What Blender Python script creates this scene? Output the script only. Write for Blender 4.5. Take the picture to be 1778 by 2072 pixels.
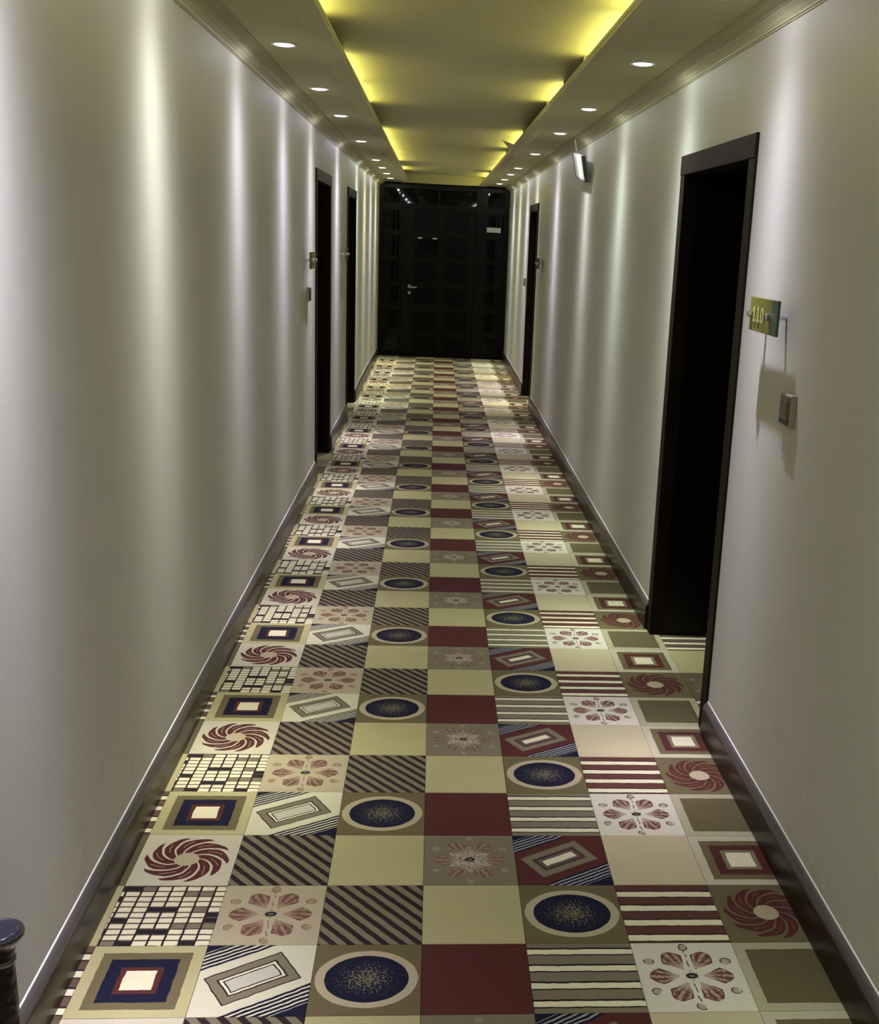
import bpy, bmesh, math, random
from mathutils import Matrix, Vector

for o in list(bpy.data.objects):
    bpy.data.objects.remove(o)
random.seed(7)
scene = bpy.context.scene
COL = scene.collection
S = 0.25                       # one carpet square is 25 cm; lengths below are in squares

# ------------------------------------------------------------------ camera
cam_d = bpy.data.cameras.new('camera')
cam = bpy.data.objects.new('camera', cam_d)
COL.objects.link(cam)
cam_d.sensor_fit = 'HORIZONTAL'
cam_d.sensor_width = 36.0
cam_d.lens = 2262.65 / 1778.0 * 36.0
cam_d.shift_x = -(1059.9 - 889.0) / 1778.0
cam_d.clip_start = 0.05
cam_d.clip_end = 60
RT = Vector((0.99607928, -0.07547918, 0.04614065))
DN = Vector((0.02687067, -0.23878675, -0.97070019))
FW = Vector((0.08428543, 0.96813418, -0.23582235))
m = Matrix.Identity(4)
for i in range(3):
    m[i][0], m[i][1], m[i][2] = RT[i], -DN[i], -FW[i]
m.translation = Vector((2.95906, -8.40784, 6.57216)) * S
cam.matrix_world = m
scene.camera = cam

# ------------------------------------------------------------------ world, exposure
w = bpy.data.worlds.new('world')
scene.world = w
w.use_nodes = True
w.node_tree.nodes['Background'].inputs[0].default_value = (0.02, 0.02, 0.018, 1)
w.node_tree.nodes['Background'].inputs[1].default_value = 0.1
vs = scene.view_settings
scene.display_settings.display_device = 'sRGB'
vs.view_transform = 'Standard'
vs.look = 'None'
vs.gamma = 1.0
vs.use_curve_mapping = False
vs.exposure = 0.0

SPOT_POWER = 3.75               # downlight beam
TUBE_POWER = 18.0               # cove tubes
LENS_POWER = 9.0

# ------------------------------------------------------------------ corridor dimensions
XL, XR = -0.162, 6.862
Y0, Y1 = -13.0, 54.4
ZS, ZT = 9.31, 9.75            # soffit, tray ceiling
EL, ER = 1.41, 5.195           # soffit inner edges
ZC = 9.09                      # crown underside


# ------------------------------------------------------------------ node helper
def lin(r, g, b):
    f = lambda c: (c / 255 / 12.92) if c / 255 <= 0.04045 else ((c / 255 + 0.055) / 1.055) ** 2.4
    return (f(r), f(g), f(b), 1.0)


class V:
    """A value socket with arithmetic that builds math nodes."""
    def __init__(self, t, s):
        self.t, self.s = t, s

    def op(self, o, b=None, c=None):
        n = self.t.nodes.new('ShaderNodeMath')
        n.operation = o
        for i, x in enumerate((self, b, c)):
            if x is None:
                continue
            if isinstance(x, V):
                self.t.links.new(x.s, n.inputs[i])
            else:
                n.inputs[i].default_value = x
        return V(self.t, n.outputs[0])

    def __add__(self, b): return self.op('ADD', b)
    __radd__ = __add__
    def __sub__(self, b): return self.op('SUBTRACT', b)
    def __rsub__(self, b): return (self * -1.0) + b
    def __mul__(self, b): return self.op('MULTIPLY', b)
    __rmul__ = __mul__
    def __truediv__(self, b): return self.op('DIVIDE', b)
    def __lt__(self, b): return self.op('LESS_THAN', b)
    def __gt__(self, b): return self.op('GREATER_THAN', b)
    def abs(self): return self.op('ABSOLUTE')
    def frac(self): return self.op('FRACT')
    def floor(self): return self.op('FLOOR')
    def sqrt(self): return self.op('SQRT')
    def pow(self, e): return self.op('POWER', e)
    def cos(self): return self.op('COSINE')
    def sin(self): return self.op('SINE')
    def min(self, b): return self.op('MINIMUM', b)
    def max(self, b): return self.op('MAXIMUM', b)
    def atan2(self, b): return self.op('ARCTAN2', b)
    def mod(self, b): return self.op('FLOORED_MODULO', b)


def new_mat(name):
    mt = bpy.data.materials.new(name)
    mt.use_nodes = True
    t = mt.node_tree
    return mt, t, t.nodes['Principled BSDF']


def mix(t, fac, a, b):
    n = t.nodes.new('ShaderNodeMix')
    n.data_type = 'RGBA'
    for k, x in ((0, fac), (6, a), (7, b)):
        if isinstance(x, V):
            t.links.new(x.s, n.inputs[k])
        elif hasattr(x, 'is_linked'):
            t.links.new(x, n.inputs[k])
        else:
            n.inputs[k].default_value = x
    return n.outputs[2]


def noise(t, vec, scale, detail=2.0, rough=0.5):
    n = t.nodes.new('ShaderNodeTexNoise')
    n.inputs['Scale'].default_value = scale
    n.inputs['Detail'].default_value = detail
    n.inputs['Roughness'].default_value = rough
    if vec is not None:
        t.links.new(vec, n.inputs['Vector'])
    return V(t, n.outputs[0])


def objcoord(t):
    return t.nodes.new('ShaderNodeTexCoord').outputs['Object']


def bump(t, b, h, strength, dist=0.01):
    n = t.nodes.new('ShaderNodeBump')
    n.inputs['Strength'].default_value = strength
    n.inputs['Distance'].default_value = dist
    t.links.new(h.s, n.inputs['Height'])
    t.links.new(n.outputs[0], b.inputs['Normal'])


def mat_plain(name, col, rough=0.5, metal=0.0, var=0.0, vscale=8.0, bmp=0.0, bscale=120.0, spec=0.5, coat=0.0):
    mt, t, b = new_mat(name)
    b.inputs['Roughness'].default_value = rough
    b.inputs['Metallic'].default_value = metal
    b.inputs['Specular IOR Level'].default_value = spec
    b.inputs['Coat Weight'].default_value = coat
    c = objcoord(t)
    nv = noise(t, c, vscale, 4.0)
    f = (nv - 0.5) * 2.0 * var + 0.5
    lo = tuple(x * (1 - 0.6 * (var > 0) * 0.5) for x in col[:3]) + (1,)
    hi = tuple(min(1, x * (1 + 0.6 * (var > 0) * 0.5)) for x in col[:3]) + (1,)
    if var > 0:
        t.links.new(mix(t, f, lo, hi), b.inputs['Base Color'])
    else:
        b.inputs['Base Color'].default_value = col
    if bmp > 0:
        bump(t, b, noise(t, c, bscale, 3.0), bmp)
    return mt


def mat_wall(name, col):
    mt, t, b = new_mat(name)
    c = objcoord(t)
    sep = t.nodes.new('ShaderNodeSeparateXYZ')
    t.links.new(c, sep.inputs[0])
    z = V(t, sep.outputs[2])
    cloud = noise(t, c, 1.6, 5.0)
    base = mix(t, (cloud - 0.35) * 1.6, tuple(x * 0.94 for x in col[:3]) + (1,), col)
    # scuffs and chalky scratches low down on the plaster, with a shape of their own
    mp = t.nodes.new('ShaderNodeMapping')
    mp.inputs['Scale'].default_value = (1.0, 2.2, 9.0)
    mp.inputs['Rotation'].default_value = (0.5, 0.0, 0.0)
    t.links.new(c, mp.inputs[0])
    sc = noise(t, mp.outputs[0], 3.2, 6.0, 0.65)
    low = ((0.75 - z) * 2.0).max(0.0).min(1.0)
    scuff = ((sc - 0.62) * 7.0).max(0.0).min(1.0) * low * 0.5
    col2 = mix(t, scuff, base, lin(225, 222, 215))
    dirt = ((noise(t, c, 5.0, 5.0) - 0.6) * 5.0).max(0.0).min(1.0) * low * 0.25
    t.links.new(mix(t, dirt, col2, lin(120, 112, 98)), b.inputs['Base Color'])
    b.inputs['Roughness'].default_value = 0.62
    b.inputs['Specular IOR Level'].default_value = 0.25
    bump(t, b, noise(t, c, 60.0, 4.0), 0.05)
    return mt


def mat_wood(name, dark, light, rough=0.35, spec=0.4):
    mt, t, b = new_mat(name)
    c = objcoord(t)
    mp = t.nodes.new('ShaderNodeMapping')
    mp.inputs['Scale'].default_value = (14.0, 14.0, 1.2)
    t.links.new(c, mp.inputs[0])
    n = noise(t, mp.outputs[0], 3.0, 5.0, 0.6)
    t.links.new(mix(t, n, dark, light), b.inputs['Base Color'])
    b.inputs['Roughness'].default_value = rough
    b.inputs['Specular IOR Level'].default_value = spec
    return mt


def mat_emit(name, col, strength):
    mt, t, b = new_mat(name)
    b.inputs['Base Color'].default_value = (0.8, 0.8, 0.8, 1)
    b.inputs['Emission Color'].default_value = col
    b.inputs['Emission Strength'].default_value = strength
    return mt


# ------------------------------------------------------------------ mesh helper (lengths in squares)
class MB:
    def __init__(self):
        self.v, self.f, self.uv, self.mi = [], [], [], []

    def face(self, pts, uv=None, mi=0):
        k = len(self.v)
        self.v += [tuple(p) for p in pts]
        self.f.append(tuple(range(k, k + len(pts))))
        self.uv.append(uv)
        self.mi.append(mi)

    def box(self, x0, x1, y0, y1, z0, z1, mi=0):
        k = len(self.v)
        self.v += [(x0, y0, z0), (x1, y0, z0), (x1, y1, z0), (x0, y1, z0),
                   (x0, y0, z1), (x1, y0, z1), (x1, y1, z1), (x0, y1, z1)]
        for q in ((0, 3, 2, 1), (4, 5, 6, 7), (0, 1, 5, 4), (1, 2, 6, 5), (2, 3, 7, 6), (3, 0, 4, 7)):
            self.f.append(tuple(k + i for i in q))
            self.uv.append(None)
            self.mi.append(mi)
        return self

    def prism(self, prof, y0, y1):
        """closed (x, z) outline run along Y"""
        n = len(prof)
        k = len(self.v)
        self.v += [(x, y0, z) for x, z in prof] + [(x, y1, z) for x, z in prof]
        for i in range(n):
            j = (i + 1) % n
            self.f.append((k + i, k + j, k + n + j, k + n + i)); self.uv.append(None); self.mi.append(0)
        self.f.append(tuple(range(k, k + n))); self.uv.append(None); self.mi.append(0)
        self.f.append(tuple(range(k + 2 * n - 1, k + n - 1, -1))); self.uv.append(None); self.mi.append(0)
        return self

    def lathe(self, prof, n=32, axis='Z', c=(0, 0, 0)):
        """(radius, height) outline turned about an axis"""
        k = len(self.v)
        for r, h in prof:
            for i in range(n):
                a = 2 * math.pi * i / n
                p = (r * math.cos(a), r * math.sin(a), h)
                if axis == 'X':
                    p = (h, r * math.cos(a), r * math.sin(a))
                elif axis == 'Y':
                    p = (r * math.sin(a), h, r * math.cos(a))
                self.v.append((p[0] + c[0], p[1] + c[1], p[2] + c[2]))
        for j in range(len(prof) - 1):
            for i in range(n):
                i2 = (i + 1) % n
                self.f.append((k + j * n + i, k + j * n + i2, k + (j + 1) * n + i2, k + (j + 1) * n + i))
                self.uv.append(None); self.mi.append(0)
        for j, rev in ((0, True), (len(prof) - 1, False)):
            q = [k + j * n + i for i in range(n)]
            self.f.append(tuple(reversed(q)) if rev else tuple(q))
            self.uv.append(None); self.mi.append(0)
        return self

    def mesh(self, name, mats, bevel=0.0, smooth=None):
        me = bpy.data.meshes.new(name)
        me.from_pydata([(x * S, y * S, z * S) for x, y, z in self.v], [], self.f)
        for mt in (mats if isinstance(mats, (list, tuple)) else [mats]):
            me.materials.append(mt)
        if any(self.mi):
            me.polygons.foreach_set('material_index', self.mi)
        if any(u is not None for u in self.uv):
            lay = me.uv_layers.new(name='UVMap')
            for p, u in zip(me.polygons, self.uv):
                if u:
                    for li, c in zip(p.loop_indices, u):
                        lay.data[li].uv = c
        bm = bmesh.new()
        bm.from_mesh(me)
        if bevel > 0:
            bmesh.ops.remove_doubles(bm, verts=bm.verts, dist=1e-6)
            bmesh.ops.bevel(bm, geom=list(bm.edges), offset=bevel * S, segments=2, affect='EDGES', profile=0.6)
        bmesh.ops.recalc_face_normals(bm, faces=bm.faces)
        bm.to_mesh(me)
        bm.free()
        if smooth:
            for p in me.polygons:
                p.use_smooth = True
            me.set_sharp_from_angle(angle=math.radians(smooth))
        return me

    def build(self, name, mats, parent=None, loc=(0, 0, 0), bevel=0.0, smooth=None):
        o = bpy.data.objects.new(name, self.mesh(name, mats, bevel, smooth))
        COL.objects.link(o)
        o.location = Vector(loc) * S
        o.parent = parent
        return o


def tag(o, label=None, cat=None, group=None, kind=None):
    for k, x in (('label', label), ('category', cat), ('group', group), ('kind', kind)):
        if x:
            o[k] = x
    return o


def empty(name, loc):
    o = bpy.data.objects.new(name, None)
    COL.objects.link(o)
    o.location = Vector(loc) * S
    o.empty_display_size = 0.05
    return o


def copy_tree(o, parent=None):
    c = o.copy()
    COL.objects.link(c)
    c.parent = parent
    for ch in [x for x in bpy.data.objects if x.parent == o]:
        copy_tree(ch, c)
    return c


# ------------------------------------------------------------------ materials
M_WALL = mat_wall('wall_paint', (0.55, 0.542, 0.46, 1))
M_CEIL = mat_plain('ceiling_paint', (0.53, 0.505, 0.30, 1), 0.6, var=0.15, vscale=2.0, spec=0.25)
M_CROWN = mat_plain('crown_gloss_paint', (0.48, 0.455, 0.28, 1), 0.6, spec=0.2)
M_BASE = mat_wood('baseboard_wood', lin(26, 18, 13), lin(38, 28, 21), 0.32, 0.4)
M_CASE = mat_wood('door_casing_wood', lin(25, 19, 10), lin(36, 29, 16), 0.55, 0.08)
M_LEAF = mat_wood('door_leaf_wood', lin(8, 5, 3), lin(13, 9, 6), 0.4, 0.2)
M_ENDFRAME = mat_wood('end_door_frame_wood', lin(8, 7, 5), lin(12, 11, 8), 0.35, 0.15)
M_ENDPANEL = mat_wood('end_door_panel_wood', lin(4, 3, 2), lin(7, 6, 4), 0.3, 0.12)
M_DGLASS = mat_plain('dark_glass', lin(12, 15, 12), 0.03, spec=0.12)
M_STEEL = mat_plain('brushed_steel', (0.55, 0.54, 0.5, 1), 0.28, metal=1.0)
M_CHROME = mat_plain('chrome', (0.75, 0.75, 0.78, 1), 0.12, metal=1.0)
M_LIP_SHEEN = mat_plain('grey_sheen_lip', (0.065, 0.056, 0.048, 1), 0.32, var=0.4, vscale=6.0)  # lighter grey paints in the light reflected by the skirting's bevelled top
M_BEAD = mat_plain('white_sealant', (0.72, 0.68, 0.62, 1), 0.4)
M_PLATE = mat_plain('olive_acrylic', lin(118, 116, 40), 0.25, var=0.5, vscale=10, spec=0.5)
M_TEAL = mat_plain('grey_green_acrylic', lin(66, 84, 66), 0.25, spec=0.5)
M_DIGIT = mat_plain('pale_digits', lin(188, 188, 120), 0.5)
M_SWBODY = mat_plain('switch_housing', lin(170, 163, 140), 0.35)
M_SWFACE = mat_plain('switch_bronze', lin(88, 80, 62), 0.3, spec=0.5)
M_SWDARK = mat_plain('switch_dark_pad', lin(45, 38, 30), 0.3)
M_WHITE = mat_plain('white_plastic', lin(232, 234, 226), 0.35)
M_GREY = mat_plain('grey_plastic_edge', lin(80, 84, 78), 0.5)
M_PAPER = mat_plain('paper_notice', lin(225, 225, 222), 0.7)
M_BINBODY = mat_plain('hammered_black_metal', lin(30, 28, 30), 0.25, metal=0.4, var=0.6, vscale=30, bmp=0.8, bscale=45, spec=0.6)
M_LID = mat_plain('black_lacquer', lin(38, 36, 52), 0.12, spec=0.6)
M_RIM = mat_plain('dark_silver', (0.22, 0.21, 0.24, 1), 0.16, metal=1.0)
M_CARPETBACK = mat_plain('carpet_backing', lin(92, 82, 54), 0.95)

# ------------------------------------------------------------------ structure: ceiling
cb = MB().box(XL - 1.6, XR + 1.6, Y0, Y1 + 0.3, ZT, ZT + 0.25)
tag(cb.build('ceiling', M_CEIL), kind='structure')
SOFFIT = {}
# soffit boards with an edge board, along each wall
for side, sg, xw, xe in (('left', 1, XL, EL), ('right', -1, XR, ER)):
    b = MB()
    a0, a1 = sorted((xw - sg * 0.0, xe))
    b.box(a0, a1, Y0, Y1, ZS, ZS + 0.06)
    so = tag(b.build('trim_%d' % (1 if sg > 0 else 2), M_CEIL), kind='structure')
    SOFFIT[sg] = so
    a0, a1 = sorted((xe, xe - sg * 0.34))
    MB().box(a0, a1, Y0, Y1 - 0.45, ZS - 0.05, ZS).build('edge_board', M_CEIL, so, bevel=0.02)
    # crown moulding
    pr = [(0, ZC), (0.02, ZC), (0.02, ZC + 0.018), (0.04, ZC + 0.018), (0.045, ZC + 0.035),
          (0.10, ZC + 0.075), (0.155, ZC + 0.105), (0.16, ZC + 0.122), (0.185, ZC + 0.125), (0.19, ZC + 0.14),
          (0.24, ZC + 0.165), (0.295, ZC + 0.185), (0.30, ZC + 0.20), (0.33, ZC + 0.20), (0.33, ZS), (0, ZS)]
    prof = [(xw + sg * a, z) for a, z in pr]
    tag(MB().prism(prof, Y0, Y1).build('trim_%d' % (3 if sg > 0 else 4), M_CROWN), kind='structure')
# soffit strip that closes the tray before the end doors and behind the camera
b = MB().box(EL, ER, Y1 - 0.45, Y1, ZS - 0.03, ZS + 0.06)
b.box(XL, XR, Y1 - 0.45, Y1 - 0.40, ZS + 0.06, ZT)
tag(b.build('trim_5', M_CEIL), kind='structure')

# ------------------------------------------------------------------ structure: walls with door recesses
DEPTH = 1.15
DOORS = [('R', 5.72, 10.05, 7.99, 0.29), ('L', 21.60, 25.80, 8.13, 0.28),
         ('L', 32.10, 36.30, 8.10, 0.28), ('R', 36.05, 40.05, 8.0, 0.28)]
for side, name, sg, xw in (('L', 'wall_left', 1, XL), ('R', 'wall_right', -1, XR)):
    xb = xw - sg * 1.45
    a0, a1 = sorted((xw, xb))
    b = MB()
    y = Y0
    for d in sorted([d for d in DOORS if d[0] == side], key=lambda q: q[1]):
        _, ya, yb, zt, cw = d
        b.box(a0, a1, y, ya + 0.1, -0.05, ZS + 0.06)
        b.box(a0, a1, ya + 0.1, yb - 0.1, zt - 0.1, ZS + 0.06)
        back = sorted((xw - sg * (DEPTH + 0.1), xb))
        b.box(back[0], back[1], ya + 0.1, yb - 0.1, -0.05, zt - 0.1)
        y = yb - 0.1
    b.box(a0, a1, y, Y1 + 0.3, -0.05, ZS + 0.06)
    tag(b.build(name, M_WALL), kind='structure')
    # thin wall above the soffit that closes the cove
    # skirting pieces between the doors
    cuts = [Y0]
    for d in sorted([d for d in DOORS if d[0] == side], key=lambda q: q[1]):
        cuts += [d[1], d[2]]
    cuts.append(Y1 - 0.06)
    bs = empty('baseboard_left' if sg > 0 else 'baseboard_right', (xw, 0, 0))
    tag(bs, kind='structure')
    pr = [(0, 0), (0.075, 0), (0.075, 0.38), (0.07, 0.41), (0.04, 0.455), (0.01, 0.49), (0, 0.495)]
    for i in range(0, len(cuts), 2):
        MB().prism([(sg * a, z) for a, z in pr], cuts[i], cuts[i + 1]).build('skirting_board', M_BASE, bs, smooth=50)
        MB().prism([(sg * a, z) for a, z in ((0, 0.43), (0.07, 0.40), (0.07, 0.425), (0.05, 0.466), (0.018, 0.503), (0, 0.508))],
                   cuts[i], cuts[i + 1]).build('sheen_lip', M_LIP_SHEEN, bs, smooth=50)  # added strip, its colour carries the sheen along the bevel
        MB().prism([(sg * a, z) for a, z in ((0, 0.503), (0.012, 0.503), (0.008, 0.512), (0, 0.518))],
                   cuts[i], cuts[i + 1]).build('sealant_line', M_BEAD, bs)
    x0, x1 = sorted((xw - sg * 1.45, xw))
tag(MB().box(XL - 1.5, XR + 1.5, Y0 - 0.3, Y0, -0.05, ZT).build('wall_front', M_WALL), kind='structure')

# ------------------------------------------------------------------ side doors
for n, (side, ya, yb, zt, cw) in enumerate(DOORS, 1):
    sg, xw = (1, XL) if side == 'L' else (-1, XR)
    root = tag(empty('door_%d' % n, (xw, (ya + yb) / 2, 0)), kind='structure')
    h = (yb - ya) / 2

    def bx(a0, a1, y0, y1, z0, z1):
        x0, x1 = sorted((sg * a0, sg * a1))
        return MB().box(x0, x1, y0, y1, z0, z1)
    bx(-0.2, 0.035, -h, -h + cw, 0.03, zt - 0.3).build('casing', M_CASE, root, bevel=0.012)
    bx(-0.2, 0.035, h - cw, h, 0.03, zt - 0.3).build('casing', M_CASE, root, bevel=0.012)
    bx(-0.2, 0.045, -h, h, zt - 0.3, zt).build('head_casing', M_CASE, root, bevel=0.012)
    # dark lining of the recess
    bx(-DEPTH, -0.2, -h + cw - 0.05, -h + cw, 0.03, zt - 0.3).build('lining', M_LEAF, root)
    bx(-DEPTH, -0.2, h - cw, h - cw + 0.05, 0.03, zt - 0.3).build('lining', M_LEAF, root)
    bx(-DEPTH, -0.2, -h + cw, h - cw, zt - 0.3, zt - 0.25).build('lining', M_LEAF, root)
    lf = bx(-DEPTH, -DEPTH + 0.16, -h + cw, h - cw, 0.05, zt - 0.31).build('door_leaf', M_LEAF, root, bevel=0.01)
    yy = -h + cw + 0.3
    bx(-DEPTH + 0.16, -DEPTH + 0.19, yy - 0.09, yy + 0.09, 3.55, 4.35).build('lock_plate', M_STEEL, lf, bevel=0.01)
    hb = MB().lathe([(0.045, 0), (0.045, 0.2)], 16, 'X', (0, 0, 0))
    for i, q in enumerate(hb.v):
        hb.v[i] = (sg * (q[0] - DEPTH + 0.19), q[1] + yy, q[2] + 4.05)
    hx = sorted((sg * (-DEPTH + 0.33), sg * (-DEPTH + 0.39)))
    hb.box(hx[0], hx[1], yy - 0.03, yy + 0.5, 4.01, 4.09)
    hb.build('lever_handle', M_STEEL, lf, smooth=40)


# ------------------------------------------------------------------ carpet
CREAM = (0.50, 0.465, 0.285, 1)
BEIGE = (0.30, 0.268, 0.122, 1)
OLIVE = (0.098, 0.080, 0.034, 1)
GREYO = (0.135, 0.116, 0.066, 1)
MAROON = (0.060, 0.0165, 0.012, 1)
NAVY = (0.007, 0.007, 0.017, 1)
DARK = (0.020, 0.011, 0.010, 1)
BLACK = (0.011, 0.010, 0.010, 1)
TAN = (0.30, 0.255, 0.145, 1)
BROWN = (0.10, 0.048, 0.03, 1)


def carpet_mat(name, fn, wob=0.012):
    mt, t, b = new_mat(name)
    uvn = t.nodes.new('ShaderNodeUVMap')
    uvn.uv_map = 'UVMap'
    sep = t.nodes.new('ShaderNodeSeparateXYZ')
    t.links.new(uvn.outputs[0], sep.inputs[0])
    oc = objcoord(t)
    u0, v0 = V(t, sep.outputs[0]), V(t, sep.outputs[1])
    nn = t.nodes.new('ShaderNodeTexNoise')
    nn.inputs['Scale'].default_value = 9.0
    t.links.new(uvn.outputs[0], nn.inputs['Vector'])
    ns = t.nodes.new('ShaderNodeSeparateColor')
    t.links.new(nn.outputs['Color'], ns.inputs[0])
    u = u0 + (V(t, ns.outputs[0]) - 0.5) * (wob * 2)
    v = v0 + (V(t, ns.outputs[1]) - 0.5) * (wob * 2)
    col = fn(t, u, v, u0, v0, uvn.outputs[0])
    # pile: fine speckle in the yarn and worn, dusty patches
    sp = noise(t, uvn.outputs[0], 95.0, 2.0)
    hs = t.nodes.new('ShaderNodeHueSaturation')
    if hasattr(col, 'is_linked'):
        t.links.new(col, hs.inputs['Color'])
    else:
        hs.inputs['Color'].default_value = col
    wear = noise(t, oc, 3.0, 4.0)
    val = (sp - 0.5) * 0.45 + (wear - 0.5) * 0.25 + 1.0
    t.links.new(val.s, hs.inputs['Value'])
    t.links.new(hs.outputs[0], b.inputs['Base Color'])
    b.inputs['Roughness'].default_value = 0.92
    b.inputs['Specular IOR Level'].default_value = 0.12
    bump(t, b, sp, 0.25, 0.004)
    return mt


def f_plain(c, fleck=None):
    def fn(t, u, v, u0, v0, uv):
        if not fleck:
            return c
        s = (noise(t, uv, 5.0, 4.0) - 0.68) * 8.0
        return mix(t, s.max(0.0).min(1.0), c, fleck)
    return fn


def f_rings(cols, sizes):
    """concentric squares: cols[0] is the ground, then one colour per half-size"""
    def fn(t, u, v, u0, v0, uv):
        d = (u - 0.5).abs().max((v - 0.5).abs())
        c = cols[0]
        for k, s in enumerate(sizes):
            c = mix(t, d < s, c, cols[k + 1])
        return c
    return fn


def f_diamond(bg, band, line, inner, core, stripe_a, stripe_b, core_in):
    ca, sa = math.cos(math.radians(31)), math.sin(math.radians(31))

    def fn(t, u, v, u0, v0, uv):
        x = (u - 0.48) * ca + (v - 0.52) * sa
        y = (v - 0.52) * ca - (u - 0.48) * sa
        st = (y.abs() * 21.0).frac() > 0.62
        corner = mix(t, st * (y.abs() < 0.56), stripe_a, stripe_b)
        c = mix(t, y.abs() > 0.335, bg, corner)
        d = (0.372 - x.abs()).min(0.222 - y.abs())
        c = mix(t, d > 0.0, c, line)
        c = mix(t, d > 0.013, c, band)
        c = mix(t, d > 0.088, c, line)
        c = mix(t, d > 0.105, c, inner)
        c = mix(t, d > 0.128, c, line)
        c = mix(t, d > core_in, c, core)
        return c
    return fn


def f_circle(t, u, v, u0, v0, uv):
    r = (((u - 0.5) / 0.475).pow(2.0) + ((v - 0.5) / 0.405).pow(2.0)).sqrt()
    c = mix(t, r < 1.0, OLIVE, TAN)
    c = mix(t, r < 0.815, c, NAVY)
    n = noise(t, uv, 42.0, 3.0, 0.7)
    c = mix(t, (n > (0.455 + r * 0.27)) * (r < 0.8), c, (0.13, 0.112, 0.055, 1))
    return c


def f_diag(t, u, v, u0, v0, uv):
    s = (u * 6.0 + v * 5.2 + 0.3).frac()
    return mix(t, s < 0.47, GREYO, DARK)


def f_hstripe(n, ph, a, b, edge, ratio=0.34):
    def fn(t, u, v, u0, v0, uv):
        f = (v * n + ph).frac()
        c = mix(t, f < ratio, b, a)
        e = (f > ratio) * (f < ratio + 0.1)
        c = mix(t, e, c, edge)
        return mix(t, f > 0.93, c, edge)
    return fn


def f_brick(t, u, v, u0, v0, uv):
    cu, cv = u * 7.0 - v * 0.25, v * 11.0
    fu, fv = cu.frac(), cv.frac()
    wn = t.nodes.new('ShaderNodeTexWhiteNoise')
    wn.noise_dimensions = '2D'
    cmb = t.nodes.new('ShaderNodeCombineXYZ')
    t.links.new(cu.floor().s, cmb.inputs[0])
    t.links.new(cv.floor().s, cmb.inputs[1])
    t.links.new(cmb.outputs[0], wn.inputs['Vector'])
    r = V(t, wn.outputs['Value'])
    c = mix(t, r > 0.80, CREAM, GREYO)
    c = mix(t, r > 0.885, c, BLACK)
    c = mix(t, fv > 0.76, c, (0.075, 0.05, 0.035, 1))
    c = mix(t, fu < 0.15, c, DARK)
    return c


def f_pinwheel(bg, petal, centre, vein, n=10):
    def fn(t, u, v, u0, v0, uv):
        x, y = u - 0.5, v - 0.5
        r = (x * x + y * y).sqrt()
        th = y.atan2(x)
        ph = ((th + r * 3.4) * (n / (2 * math.pi))).frac()
        edge = 0.445 - ph * ph * 0.10 - (ph - 0.25).abs() * 0.05
        c = mix(t, (ph < 0.80) * (r < edge) * (r > 0.125), bg, petal)
        c = mix(t, (ph > 0.36) * (ph < 0.41) * (r < 0.36) * (r > 0.24), c, vein)
        return mix(t, r < 0.128, c, centre)
    return fn


def f_flower(bg, petal, vein, outline, bud, eye=BLACK, lace=None):
    def fn(t, u, v, u0, v0, uv):
        x, y = u - 0.5, (v - 0.5)
        r = (x * x + y * y).sqrt()
        th = y.atan2(x)
        s = math.pi / 3
        c = bg
        if lace:
            lc = (th * 12.0).cos() * 0.035 + 0.22
            tex = noise(t, uv, 26.0, 2.0) > 0.45
            c = mix(t, (r < lc) * tex, c, lace)
        a = (th + s / 2).mod(s) - s / 2
        ax, ay = r * a.cos(), (r * a.sin()).abs()
        # teardrop petals, broad outside and pointed towards the eye
        wd = ((ax - 0.10) * 0.62).min(((0.405 - ax) * 0.9).max(0.0).sqrt() * 0.36).max(0.001)
        e = ay / wd
        inside = (e < 1.0) * (ax > 0.11) * (ax < 0.40)
        fan = (((a * 9.0 + 0.5) * 3.0 + r * 9.0).sin() * 0.5 + 0.5) * 0.28 + noise(t, uv, 24.0, 3.0, 0.75) * 1.05
        blot = ((fan - 0.42) * 3.2).max(0.0).min(1.0) * ((ax - 0.14) * 9.0).max(0.15).min(1.0)
        c = mix(t, inside, c, mix(t, blot, vein, petal))
        wob = noise(t, uv, 14.0, 1.0)
        c = mix(t, inside * (e > 0.84) * (ax > 0.2) * (wob > 0.42), c, outline)
        # small curled buds between the petals, on thin stalks
        b_ = th.mod(s) - s / 2
        bx, by = r * b_.cos(), r * b_.sin()
        qx, qy = (bx - 0.43) / 0.052, by / 0.048
        q = (qx * qx + qy * qy).sqrt()
        c = mix(t, (q < 1.0) * (wob > 0.36), c, bud)
        c = mix(t, (q > 0.78) * (q < 1.03) * (wob > 0.5), c, outline)
        st = ((by - (bx * 40.0).sin() * 0.006).abs() < 0.006) * (bx > 0.06) * (bx < 0.38) * (wob > 0.46) * (x.abs() < 0.06)
        c = mix(t, st, c, outline)
        c = mix(t, (x * x + y * y * 1.8) < 0.0032, c, eye)
        return mix(t, (x * x + y * y * 1.8) < 0.0008, c, (0.1, 0.09, 0.06, 1))
    return fn


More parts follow.
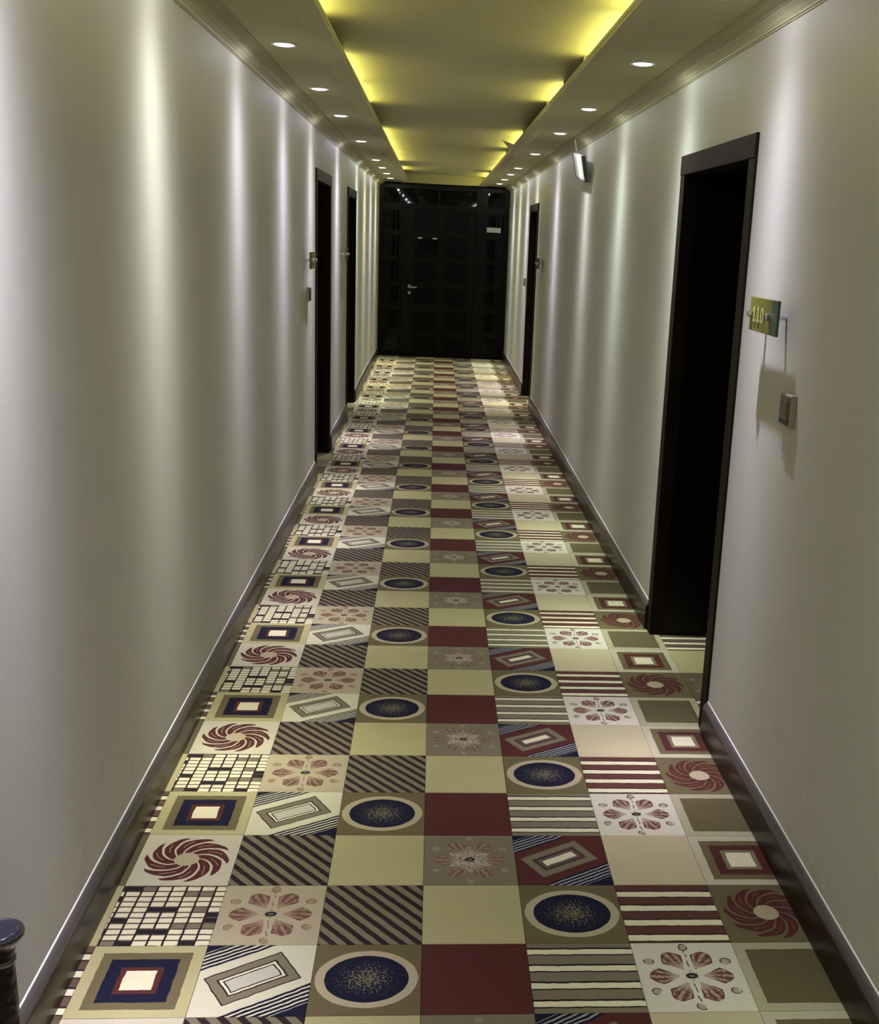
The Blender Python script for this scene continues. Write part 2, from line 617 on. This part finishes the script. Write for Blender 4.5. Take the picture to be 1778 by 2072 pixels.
K = {}
K['A'] = [carpet_mat('carpet_navy_frame', f_rings([BEIGE, OLIVE, NAVY, MAROON, CREAM], [0.395, 0.30, 0.185, 0.135])),
          carpet_mat('carpet_bricks', f_brick, 0.008),
          carpet_mat('carpet_pinwheel_cream', f_pinwheel((0.375, 0.345, 0.225, 1), MAROON, TAN, (0.350, 0.280, 0.231, 1)))]
DIAG = carpet_mat('carpet_diagonal', f_diag, 0.01)
CIRC = carpet_mat('carpet_circle', f_circle, 0.008)
PLAIN = carpet_mat('carpet_beige', f_plain(BEIGE, (0.198, 0.172, 0.086, 1)))
TANP = carpet_mat('carpet_tan', f_plain((0.36, 0.31, 0.175, 1), (0.238, 0.194, 0.108, 1)))
K['B'] = [carpet_mat('carpet_diamond_cream', f_diamond((0.42, 0.395, 0.25, 1), GREYO, DARK, CREAM, (0.350, 0.336, 0.238, 1), NAVY, CREAM, 0.142)),
          carpet_mat('carpet_flower_beige', f_flower((0.288, 0.248, 0.144, 1), BROWN, (0.238, 0.168, 0.098, 1), (0.16, 0.09, 0.055, 1), (0.210, 0.147, 0.084, 1))),
          DIAG]
K['C'] = [CIRC, DIAG, PLAIN]
K['D'] = [carpet_mat('carpet_maroon', f_plain(MAROON, (0.055, 0.012, 0.01, 1))), PLAIN,
          carpet_mat('carpet_flower_olive', f_flower(GREYO, (0.12, 0.065, 0.04, 1), (0.210, 0.175, 0.112, 1), (0.140, 0.105, 0.063, 1), (0.189, 0.154, 0.098, 1), lace=(0.280, 0.238, 0.161, 1)))]
K['E'] = [carpet_mat('carpet_stripes_olive', f_hstripe(4, 0.66, CREAM, GREYO, BLACK, 0.30), 0.012), CIRC,
          carpet_mat('carpet_diamond_maroon', f_diamond(MAROON, GREYO, (0.09, 0.06, 0.05, 1), (0.03, 0.016, 0.014, 1), CREAM, NAVY, (0.255, 0.240, 0.210, 1), 0.172))]
K['F'] = [carpet_mat('carpet_flower_cream', f_flower((0.437, 0.406, 0.296, 1), (0.10, 0.035, 0.026, 1), (0.330, 0.255, 0.180, 1), (0.045, 0.025, 0.02, 1), (0.270, 0.217, 0.150, 1))),
          carpet_mat('carpet_stripes_maroon', f_hstripe(4, 0.86, CREAM, (0.075, 0.028, 0.02, 1), (0.03, 0.013, 0.011, 1), 0.36), 0.012), TANP]
K['G'] = [carpet_mat('carpet_olive_frame', f_rings([(0.280, 0.252, 0.147, 1), (0.084, 0.069, 0.030, 1)], [0.395])),
          carpet_mat('carpet_pinwheel_olive', f_pinwheel(OLIVE, MAROON, TAN, (0.15, 0.085, 0.05, 1))),
          carpet_mat('carpet_maroon_frame', f_rings([(0.345, 0.315, 0.203, 1), OLIVE, MAROON, GREYO, CREAM], [0.395, 0.30, 0.195, 0.145]))]
STRIPE_B = carpet_mat('carpet_stripes_brown', f_hstripe(4, 0.8, CREAM, (0.09, 0.055, 0.035, 1), DARK, 0.34))
OLFLOW = carpet_mat('carpet_olive_leaf', f_flower((0.091, 0.076, 0.035, 1), (0.11, 0.075, 0.04, 1), (0.133, 0.108, 0.059, 1), (0.119, 0.095, 0.052, 1), (0.168, 0.140, 0.084, 1)))
K['Z'] = [STRIPE_B, PLAIN, OLFLOW]
K['H'] = [STRIPE_B, OLFLOW, PLAIN]

CX = {'Z': (-1.0, -0.022), 'A': (-0.022, 1.003), 'B': (1.003, 2.014), 'C': (2.014, 3.0), 'D': (3.0, 3.994),
      'E': (3.994, 5.006), 'F': (5.006, 6.001), 'G': (6.001, 7.0), 'H': (7.0, 8.0)}
RK = [(-14, -14.0), (0, 0.0), (10, 10.0), (13, 12.88), (16, 15.78), (19, 18.66), (22, 21.45), (25, 24.36), (28, 27.19), (31, 30.08),
      (34, 32.85), (37, 35.7), (40, 38.55), (43, 41.4), (46, 44.1), (49, 46.8), (52, 49.6), (57, 54.3), (58, 55.2)]


def row_y(k):
    for (k0, y0), (k1, y1) in zip(RK, RK[1:]):
        if k0 <= k <= k1:
            return y0 + (y1 - y0) * (k - k0) / (k1 - k0)


floor = tag(MB().box(XL - DEPTH - 0.3, XR + DEPTH + 0.3, Y0, Y1 + 0.3, -0.12, 0.0).build('floor', M_CARPETBACK), kind='structure')
TH = 0.014
PADDED = 0.0008
mesh_cache = {}


def tile(col, k, x0, x1, y0, y1, name='carpet_square'):
    """one square of carpet: its own slab, trimmed where a wall cuts it"""
    cx0, cx1 = CX[col]
    u0, u1 = (x0 - cx0) / (cx1 - cx0), (x1 - cx0) / (cx1 - cx0)
    r0, r1 = row_y(k), row_y(k + 1)
    v0, v1 = (y0 - r0) / (r1 - r0), (y1 - r0) / (r1 - r0)
    key = (col, k % 3, round(u0, 3), round(u1, 3), round(v0, 3), round(v1, 3), round(y1 - y0, 3))
    if key not in mesh_cache:
        wx, wy = (x1 - x0) / 2 - PADDED, (y1 - y0) / 2 - PADDED
        b = MB()
        e = 0.002
        p = [(-wx, -wy), (wx, -wy), (wx, wy), (-wx, wy)]
        q = [(a * (1 - e / wx), c * (1 - e / wy)) for a, c in p]
        uvs = [(u0, v0), (u1, v0), (u1, v1), (u0, v1)]
        b.face([(a, c, TH) for a, c in q], uvs)
        for i in range(4):
            j = (i + 1) % 4
            b.face([(p[i][0], p[i][1], 0), (p[j][0], p[j][1], 0), (q[j][0], q[j][1], TH), (q[i][0], q[i][1], TH)],
                   [uvs[i], uvs[j], uvs[j], uvs[i]])
        mesh_cache[key] = b.mesh('carpet_square', K[col][k % 3])
    o = bpy.data.objects.new(name, mesh_cache[key])
    COL.objects.link(o)
    o.location = Vector(((x0 + x1) / 2, (y0 + y1) / 2, 0)) * S
    o.parent = floor
    return o


def in_recess(side, y0, y1):
    for d in DOORS:
        if d[0] == side and y1 > d[1] + d[4] and y0 < d[2] - d[4]:
            return max(y0, d[1] + d[4]), min(y1, d[2] - d[4])
    return None


stuff = MB()
stuff_mats = []


def far_tile(col, k, x0, x1, y0, y1):
    mt = K[col][k % 3]
    if mt not in stuff_mats:
        stuff_mats.append(mt)
    cx0, cx1 = CX[col]
    u0, u1 = (x0 - cx0) / (cx1 - cx0), (x1 - cx0) / (cx1 - cx0)
    r0, r1 = row_y(k), row_y(k + 1)
    v0, v1 = (y0 - r0) / (r1 - r0), (y1 - r0) / (r1 - r0)
    g = PADDED
    stuff.face([(x0 + g, y0 + g, TH), (x1 - g, y0 + g, TH), (x1 - g, y1 - g, TH), (x0 + g, y1 - g, TH)],
               [(u0, v0), (u1, v0), (u1, v1), (u0, v1)], stuff_mats.index(mt))


count = 0
for k in range(-13, 57):
    y0, y1 = row_y(k), min(row_y(k + 1), Y1 - 0.05)
    if y1 <= y0:
        continue
    near = -1 <= k <= 34
    for col in 'ZABCDEFG':
        x0, x1 = CX[col]
        spans = [(x0, x1, y0, y1)]
        if col == 'Z':
            spans = [(XL, x1, y0, y1)]
            rc = in_recess('L', y0, y1)
            if rc:
                spans.append((max(x0, XL - DEPTH), XL, rc[0], rc[1]))
        if col == 'G':
            spans = [(x0, XR, y0, y1)]
            rc = in_recess('R', y0, y1)
            if rc:
                spans.append((XR, x1, rc[0], rc[1]))
                spans.append(('H', 7.0, XR + DEPTH, rc[0], rc[1]))
        for s in spans:
            c = col
            if s[0] == 'H':
                c, s = 'H', (s[1], min(s[2], 8.0), s[3], s[4])
            if near and count < 300:
                tile(c, k, *s)
                count += 1
            else:
                far_tile(c, k, *s)
so = stuff.build('carpet_squares', stuff_mats, floor)
so['kind'] = 'stuff'

# ------------------------------------------------------------------ end doors
YE = Y1
end = tag(empty('door_5', (0, YE, 0)), kind='structure')
ZE = ZS - 0.03


def eb(x0, x1, z0, z1, y0, y1, name, mt, par=end, bevel=0.012):
    return MB().box(x0, x1, y0, y1, z0, z1).build(name, mt, par, bevel=bevel)


MB().box(XL, XR, 0.12, 0.2, 0, ZE).build('backing_board', M_ENDFRAME, end)
for x0, x1 in ((XL, 0.06), (0.94, 1.06), (5.06, 5.7), (6.62, XR)):
    eb(x0, x1, 0.03, ZE, -0.05, 0.12, 'stile', M_ENDFRAME)
ROWS = [(0.40, 1.14), (1.50, 2.5), (2.9, 3.8), (4.12, 5.16), (5.44, 6.5), (6.8, 7.84)]
for x0, x1 in ((0.06, 0.94), (5.7, 6.62)):
    zz = [0.03] + [z for r in ROWS for z in r] + [8.22, 8.98, ZE]
    rails = [(0.03, 0.40)] + [(ROWS[i][1], ROWS[i + 1][0]) for i in range(5)] + [(7.84, 8.22), (8.98, ZE)]
    for z0, z1 in rails:
        eb(x0, x1, z0, z1, -0.03, 0.12, 'rail', M_ENDFRAME)
    for z0, z1 in ROWS + [(8.22, 8.98)]:
        eb(x0, x1, z0, z1, 0.05, 0.08, 'glass_pane', M_DGLASS, bevel=0)
eb(1.06, 5.06, 7.98, 8.22, -0.04, 0.12, 'transom_rail', M_ENDFRAME)
eb(1.06, 5.06, 8.98, ZE, -0.04, 0.12, 'head_rail', M_ENDFRAME)
for x0, x1 in ((1.06, 2.98), (3.1, 5.06)):
    eb(x0, x1, 8.22, 8.98, 0.05, 0.08, 'transom_pane', M_DGLASS, bevel=0)
eb(2.98, 3.1, 8.22, 8.98, -0.03, 0.12, 'transom_mullion', M_ENDFRAME)
leaf = eb(1.08, 5.04, 0.05, 7.96, 0.02, 0.12, 'door_leaf', M_ENDFRAME)
for x0, x1 in ((1.75, 3.0), (3.45, 4.7)):
    for z0, z1 in ROWS:
        pb = MB().box(x0, x1, -0.0, 0.03, z0, z1)
        po = pb.build('door_panel', M_ENDPANEL, leaf, bevel=0.02)
MB().box(1.45, 1.63, -0.03, 0.03, 3.3, 4.05).build('lock_plate', M_ENDFRAME, leaf, bevel=0.01)
hb = MB().lathe([(0.10, -0.10), (0.10, -0.02)], 20, 'Y', (1.54, 0, 3.84))
hb.lathe([(0.045, -0.26), (0.045, -0.10)], 14, 'Y', (1.54, 0, 3.84))
hb.box(1.52, 1.95, -0.28, -0.22, 3.76, 3.85)
hb.build('lever_handle', M_CHROME, leaf, smooth=40)
MB().lathe([(0.09, -0.07), (0.09, -0.02)], 20, 'Y', (1.54, 0, 3.49)).build('keyhole_cover', M_CHROME, leaf, smooth=40)
for n_ in (0.9, 4.0, 7.0):
    MB().lathe([(0.045, n_), (0.045, n_ + 0.4)], 12, 'Z', (5.05, -0.02, 0)).build('hinge', M_ENDFRAME, end, smooth=40)

pl = tag(empty('door_plaque', (2.5, YE - 0.06, 5.62)), 'dark glass plaque held by two silver clips on the end door', 'plaque')
MB().box(-0.56, 0.56, -0.02, 0.02, 0, 0.82).build('plate', M_DGLASS, pl, bevel=0.005)
for x in (-0.46, 0.34):
    MB().box(x - 0.1, x + 0.14, -0.045, 0.03, 0.78, 0.86).build('clip', M_STEEL, pl, bevel=0.008)
tag(MB().box(-0.38, 0.38, -0.01, 0.0, 0, 0.26).build('paper_label', M_PAPER, None, (6.04, YE - 0.055, 6.9)),
    'small white paper label stuck beside the dark end door', 'label')

# ------------------------------------------------------------------ downlights
LIL, LILS, GRN, WRM, NEU, YEL = ((0.94, 0.895, 1.18), (0.96, 0.92, 1.14), (0.92, 1.02, 1.02), (1.0, 0.99, 0.98), (0.97, 0.97, 1.08), (1.0, 0.97, 0.80))
LEFT = [(-10.8, LIL), (-5.6, WRM), (-0.2, LIL), (4.72, WRM), (10.09, LILS), (15.4, LIL), (20.5, LILS), (28.0, LIL),
        (36.7, GRN), (41.7, YEL), (46.2, NEU), (50.6, YEL)]
RIGHT = [(-10.8, LIL), (-5.6, GRN), (-0.4, GRN), (4.77, LIL), (9.84, GRN), (16.2, GRN), (21.9, NEU), (29.4, LIL),
         (37.2, WRM), (41.8, LIL), (46.3, YEL), (50.6, GRN)]
PW = {('L', 4.72): 1.15, ('R', -0.4): 0.3, ('L', -0.2): 1.3, ('R', -5.6): 0.5, ('L', -5.6): 0.6, ('L', -10.8): 0.5, ('R', -10.8): 0.5, ('R', 9.84): 1.05}


def beam_light(name, col, power, parent):
    ld = bpy.data.lights.new(name, 'POINT')
    ld.energy = 1.0
    ld.shadow_soft_size = 0.012
    ld.color = (1, 1, 1)
    ld.use_nodes = True
    t = ld.node_tree
    em = t.nodes['Emission']
    tc = t.nodes.new('ShaderNodeNewGeometry')
    sp = t.nodes.new('ShaderNodeSeparateXYZ')
    t.links.new(tc.outputs['Incoming'], sp.inputs[0])
    z2 = V(t, sp.outputs[2]).pow(2.0).max(0.0004)
    t2 = (1.0 - z2) / z2
    prof = ((t2 + 0.045).pow(-1.45) + (1.0 - z2).pow(3.0) * 0.24 + 0.12) * (V(t, sp.outputs[2]) < 0.0)
    t.links.new((prof * power).s, em.inputs['Strength'])
    em.inputs['Color'].default_value = col + (1,)
    o = bpy.data.objects.new(name, ld)
    COL.objects.link(o)
    o.parent = parent
    return o


def downlight(x, y, col, power, label):
    r = tag(empty('downlight', (x, y, ZS)), label, 'downlight', 'round downlights in the ceiling borders')
    MB().lathe([(0.145, 0.0), (0.205, 0.0), (0.205, -0.008), (0.195, -0.016), (0.16, -0.014), (0.145, -0.005)], 32).build('trim_ring', M_WHITE, r, smooth=40)
    MB().lathe([(0.15, -0.004), (0.14, -0.016), (0.10, -0.026), (0.04, -0.031), (0.001, -0.032)], 28).build(
        'lens', mat_emit('lamp_lens', tuple(0.5 + 0.5 * c for c in col) + (1,), LENS_POWER), r, smooth=60)
    l = beam_light('lamp_beam', col, power, r)
    l.location = (0, 0, -0.10 * S - 0.004)
    return r


LX, RX = 0.56, 6.06
LEFT_AT = ['nearest the rear wall', 'second from the rear wall', 'first past the vase', 'second past the vase', 'third past the vase',
           'fourth past the vase', 'just before the first doorway', 'between the two doorways', 'just past the second doorway',
           'third before the end door', 'second before the end door', 'closest to the end door']
RIGHT_AT = ['nearest the rear wall', 'second from the rear wall', 'third from the rear wall', 'right above the plate', 'above the big doorway',
            'first past the big doorway', 'above the crooked white sign', 'first past the crooked sign', 'above the far doorway',
            'third before the end door', 'second before the end door', 'closest to the end door']
TINT = {LIL: 'lilac', LILS: 'lilac', GRN: 'greenish', WRM: 'warm', NEU: 'neutral', YEL: 'yellowish'}
for sd, xs, data, where in (('L', LX, LEFT, LEFT_AT), ('R', RX, RIGHT, RIGHT_AT)):
    for (y, c), at in zip(data, where):
        downlight(xs, y, c, SPOT_POWER * PW.get((sd, y), 1.25 if y > 25 else 1.0),
                  '%s white downlight on the %s side, %s' % (TINT[c], 'vase' if sd == 'L' else '110 plate', at))

# ------------------------------------------------------------------ cove tubes on the soffits
M_TUBE = mat_emit('tube_glow', (1.0, 0.93, 0.30, 1), TUBE_POWER)
M_TUBE_DIM = mat_emit('tube_glow_dim', (1.0, 0.93, 0.30, 1), TUBE_POWER * 0.5)
TL = [(-12.5, 10.0, 5, 1, 'long bay that starts over the vase'), (13.5, 21.4, 2, 1, 'bay before the first doorway'),
      (28.1, 43.7, 4, 1, 'long bay over the second doorway'), (47.5, 50.6, 1, 1, 'short bay by the end door')]
TR = [(-12.5, 12.4, 6, 1, 'long bay over the big doorway'), (15.7, 19.2, 1, 1, 'short bay past the big doorway'),
      (26.8, 33.4, 2, 1, 'bay with the torn flap'), (35.2, 47.5, 3, 0, 'dim bay over the far doorway'), (49.3, 53.7, 1, 1, 'last bay by the end door')]
ZB = ZS + 0.06
for sd, sg, xe, xw, spans in (('L', 1, EL, XL, TL), ('R', -1, ER, XR, TR)):
    xt = xe - sg * 0.36
    for (a, b_, n, bright, bay) in spans:
        r = tag(empty('cove_light', (xt, a, ZB)),
                'yellow cove light on the %s side, %s' % ('vase' if sd == 'L' else '110 plate', bay),
                'tube light', 'cove lights on the ceiling borders')
        for i in range(n):
            y0 = (b_ - a) * i / n + 0.06
            y1 = (b_ - a) * (i + 1) / n - 0.06
            MB().box(-0.07, 0.07, y0, y1, 0.0, 0.05).build('batten', M_WHITE, r)
            tb = MB().lathe([(0.035, y0 + 0.1), (0.035, y1 - 0.1)], 12, 'Y', (0, 0, 0.115)).build('tube', M_TUBE if bright else M_TUBE_DIM, r, smooth=40)
            for q in (y0, y1 - 0.1):
                MB().box(-0.045, 0.045, q, q + 0.1, 0.05, 0.16).build('end_cap', M_WHITE, tb)
        for yy in (a - 0.05, b_ + 0.05):
            if yy > Y0 + 1 and yy < Y1 - 0.5:
                x0, x1 = sorted((xw, xe - sg * 0.25))
                MB().box(x0, x1, yy - 0.03, yy + 0.03, ZB, ZT).build('cove_divider', M_CEIL, SOFFIT[sg])

# torn corner of board sticking out of the cove edge
b = MB()
for dx in (0.0, 0.03):
    pass
pts = [(0.0, -1.3, 0.0), (0.02, 1.2, 0.0), (-0.28, -0.55, 0.16), (-0.10, 0.5, 0.05)]
th = 0.025
tri = [(0.0, -1.2, -0.02), (0.0, 0.9, -0.02), (-0.32, -0.35, 0.17)]
b.face(tri)
b.face([(x, y, z + th) for x, y, z in reversed(tri)])
for i in range(3):
    j = (i + 1) % 3
    b.face([tri[i], (tri[i][0], tri[i][1], tri[i][2] + th), (tri[j][0], tri[j][1], tri[j][2] + th), tri[j]])
tag(b.build('torn_ceiling_board', M_CEIL, None, (ER, 27.6, ZS)), 'torn triangular flap of board jutting from the ceiling border edge', 'board')


# ------------------------------------------------------------------ room number plates and bell switches
def digit_mesh(b, kind, y0, wd, ht, z0):
    """flat relief digits; the reader faces the wall on the right, so text runs towards -y"""
    def bar(a0, a1, c0, c1):
        b.box(-0.012, 0.0, y0 - a1 * wd, y0 - a0 * wd, z0 + c0 * ht, z0 + c1 * ht)
    if kind == '1':
        bar(0.36, 0.62, 0, 1.0); bar(0.1, 0.9, 0, 0.12); bar(0.12, 0.40, 0.78, 0.92)
    else:
        n = 20
        for i in range(n):
            a, c = 2 * math.pi * i / n, 2 * math.pi * (i + 1) / n
            o = [(0.5 + 0.5 * math.cos(q), 0.5 + 0.5 * math.sin(q)) for q in (a, c)]
            k = [(0.5 + 0.26 * math.cos(q), 0.5 + 0.38 * math.sin(q)) for q in (c, a)]
            b.face([(-0.012, y0 - p[0] * wd, z0 + p[1] * ht) for p in o + k])


def room_plate(side, y, z, label, text=None, ln=1.09, ht=0.39):
    sg, xw = (1, XL) if side == 'L' else (-1, XR)
    r = tag(empty('room_number_plate', (xw, y, z)), label, 'number plate', 'room number plates beside the doors')
    a0, a1 = 0.16, 0.19
    x0, x1 = sorted((sg * a0, sg * a1))
    p = MB().box(x0, x1, -ln / 2 + 0.22, ln / 2, 0, ht).build('plate', M_PLATE, r, bevel=0.006)
    MB().box(x0, x1, -ln / 2, -ln / 2 + 0.22, 0, ht).build('end_strip', M_TEAL, r, bevel=0.006)
    for yy in (-ln / 2 + 0.27, ln / 2 - 0.1):
        b = MB().lathe([(0.028, 0.0), (0.028, 0.2), (0.045, 0.2), (0.045, 0.235), (0.03, 0.245)], 18, 'X', (0, 0, 0))
        b.v = [(sg * q[0], q[1] + yy, q[2] + ht * 0.5) for q in b.v]
        b.build('standoff', M_CHROME, r, smooth=40)
    if text:
        b = MB()
        for i, ch in enumerate(text):
            digit_mesh(b, ch, 0.37 - i * 0.155, 0.125, 0.175, 0.11)
        o = b.build('digits', M_DIGIT, p)
        o.location = (sg * a1 * S - 0.0002, 0, 0)
    return r


room_plate('R', 4.22, 5.67, 'olive green room number plate reading 110 on chrome standoffs', '110')
room_plate('L', 19.35, 5.68, 'small dark room number plate on standoffs before the first doorway')
room_plate('L', 29.7, 5.67, 'small dark room number plate between the two doorways on the vase side')
room_plate('R', 33.6, 5.57, 'small dark room number plate beside the far doorway on the 110 side')


def bell_switch(side, y, z, label, sc=1.0):
    sg, xw = (1, XL) if side == 'L' else (-1, XR)
    r = tag(empty('bell_switch', (xw, y, z)), label, 'switch', 'bell switches beside the doors')

    def bx(a0, a1, y0, y1, z0, z1):
        x0, x1 = sorted((sg * a0, sg * a1))
        return MB().box(x0, x1, y0, y1, z0, z1)
    h = 0.17
    bx(0, 0.07, -h, h, 0, 0.345).build('housing', M_SWBODY, r, bevel=0.012)
    f = bx(0.07, 0.085, -h + 0.015, h - 0.015, 0.012, 0.325).build('face_plate', M_SWFACE, r, bevel=0.005)
    bx(0.085, 0.092, -h + 0.06, h - 0.06, 0.09, 0.27).build('push_button', M_SWFACE, f, bevel=0.003)
    bx(0.085, 0.089, -h + 0.03, h - 0.03, 0.02, 0.075).build('dark_pad', M_SWDARK, f)
    bx(0.085, 0.09, -h + 0.04, h - 0.04, 0.078, 0.086).build('metal_line', M_STEEL, f)


bell_switch('R', 3.45, 4.74, 'bronze bell switch box below the green room number plate')
bell_switch('L', 19.75, 4.88, 'dark bell switch box below the number plate before the first doorway')
bell_switch('R', 41.0, 4.65, 'tiny switch box on the wall past the far doorway')

# ------------------------------------------------------------------ crooked white sign under the crown
r = tag(empty('hanging_sign', (XR - 0.14, 22.1, 8.22)), 'white sign panel hanging crooked from a hook below the ceiling moulding', 'sign')
sgn = MB().box(-0.035, 0.035, -0.85, 0.85, 0.0, 0.62).build('panel', M_WHITE, r, bevel=0.015)
MB().box(-0.05, 0.05, -0.88, -0.85, -0.01, 0.63).build('edge_frame', M_GREY, r)
MB().box(-0.05, 0.05, -0.88, 0.88, -0.035, 0.0).build('edge_frame', M_GREY, r)
MB().box(-0.05, 0.05, 0.85, 0.88, -0.01, 0.63).build('edge_frame', M_GREY, r)
hk = MB()
hk.lathe([(0.018, 0.6), (0.018, 0.98)], 10, 'Z', (0, 0.3, 0))
hk.build('hook', M_STEEL, r, smooth=40)
r.rotation_euler = (math.radians(7), math.radians(-12), 0)

# ------------------------------------------------------------------ slim floor vase by the wall
r = tag(empty('floor_vase', (0.04, -1.25, 0.016)), 'slim black mottled floor vase with a lidded silver rim against the wall', 'vase')
MB().lathe([(0.075, 0.0), (0.088, 0.02), (0.090, 0.10), (0.094, 0.5), (0.096, 0.9), (0.092, 1.2), (0.086, 1.42), (0.088, 1.50), (0.100, 1.57)], 40).build('body', M_BINBODY, r, smooth=40)
MB().lathe([(0.095, 1.56), (0.12, 1.60), (0.145, 1.63), (0.160, 1.65), (0.164, 1.67), (0.158, 1.688), (0.146, 1.69), (0.130, 1.672)], 40).build('rim', M_RIM, r, smooth=60)
MB().lathe([(0.136, 1.675), (0.128, 1.692), (0.10, 1.698), (0.06, 1.695), (0.03, 1.70), (0.005, 1.702)], 40).build('lid', M_LID, r, smooth=60)
MB().lathe([(0.086, 1.44), (0.097, 1.455), (0.097, 1.475), (0.086, 1.49)], 40).build('band', M_RIM, r, smooth=50)
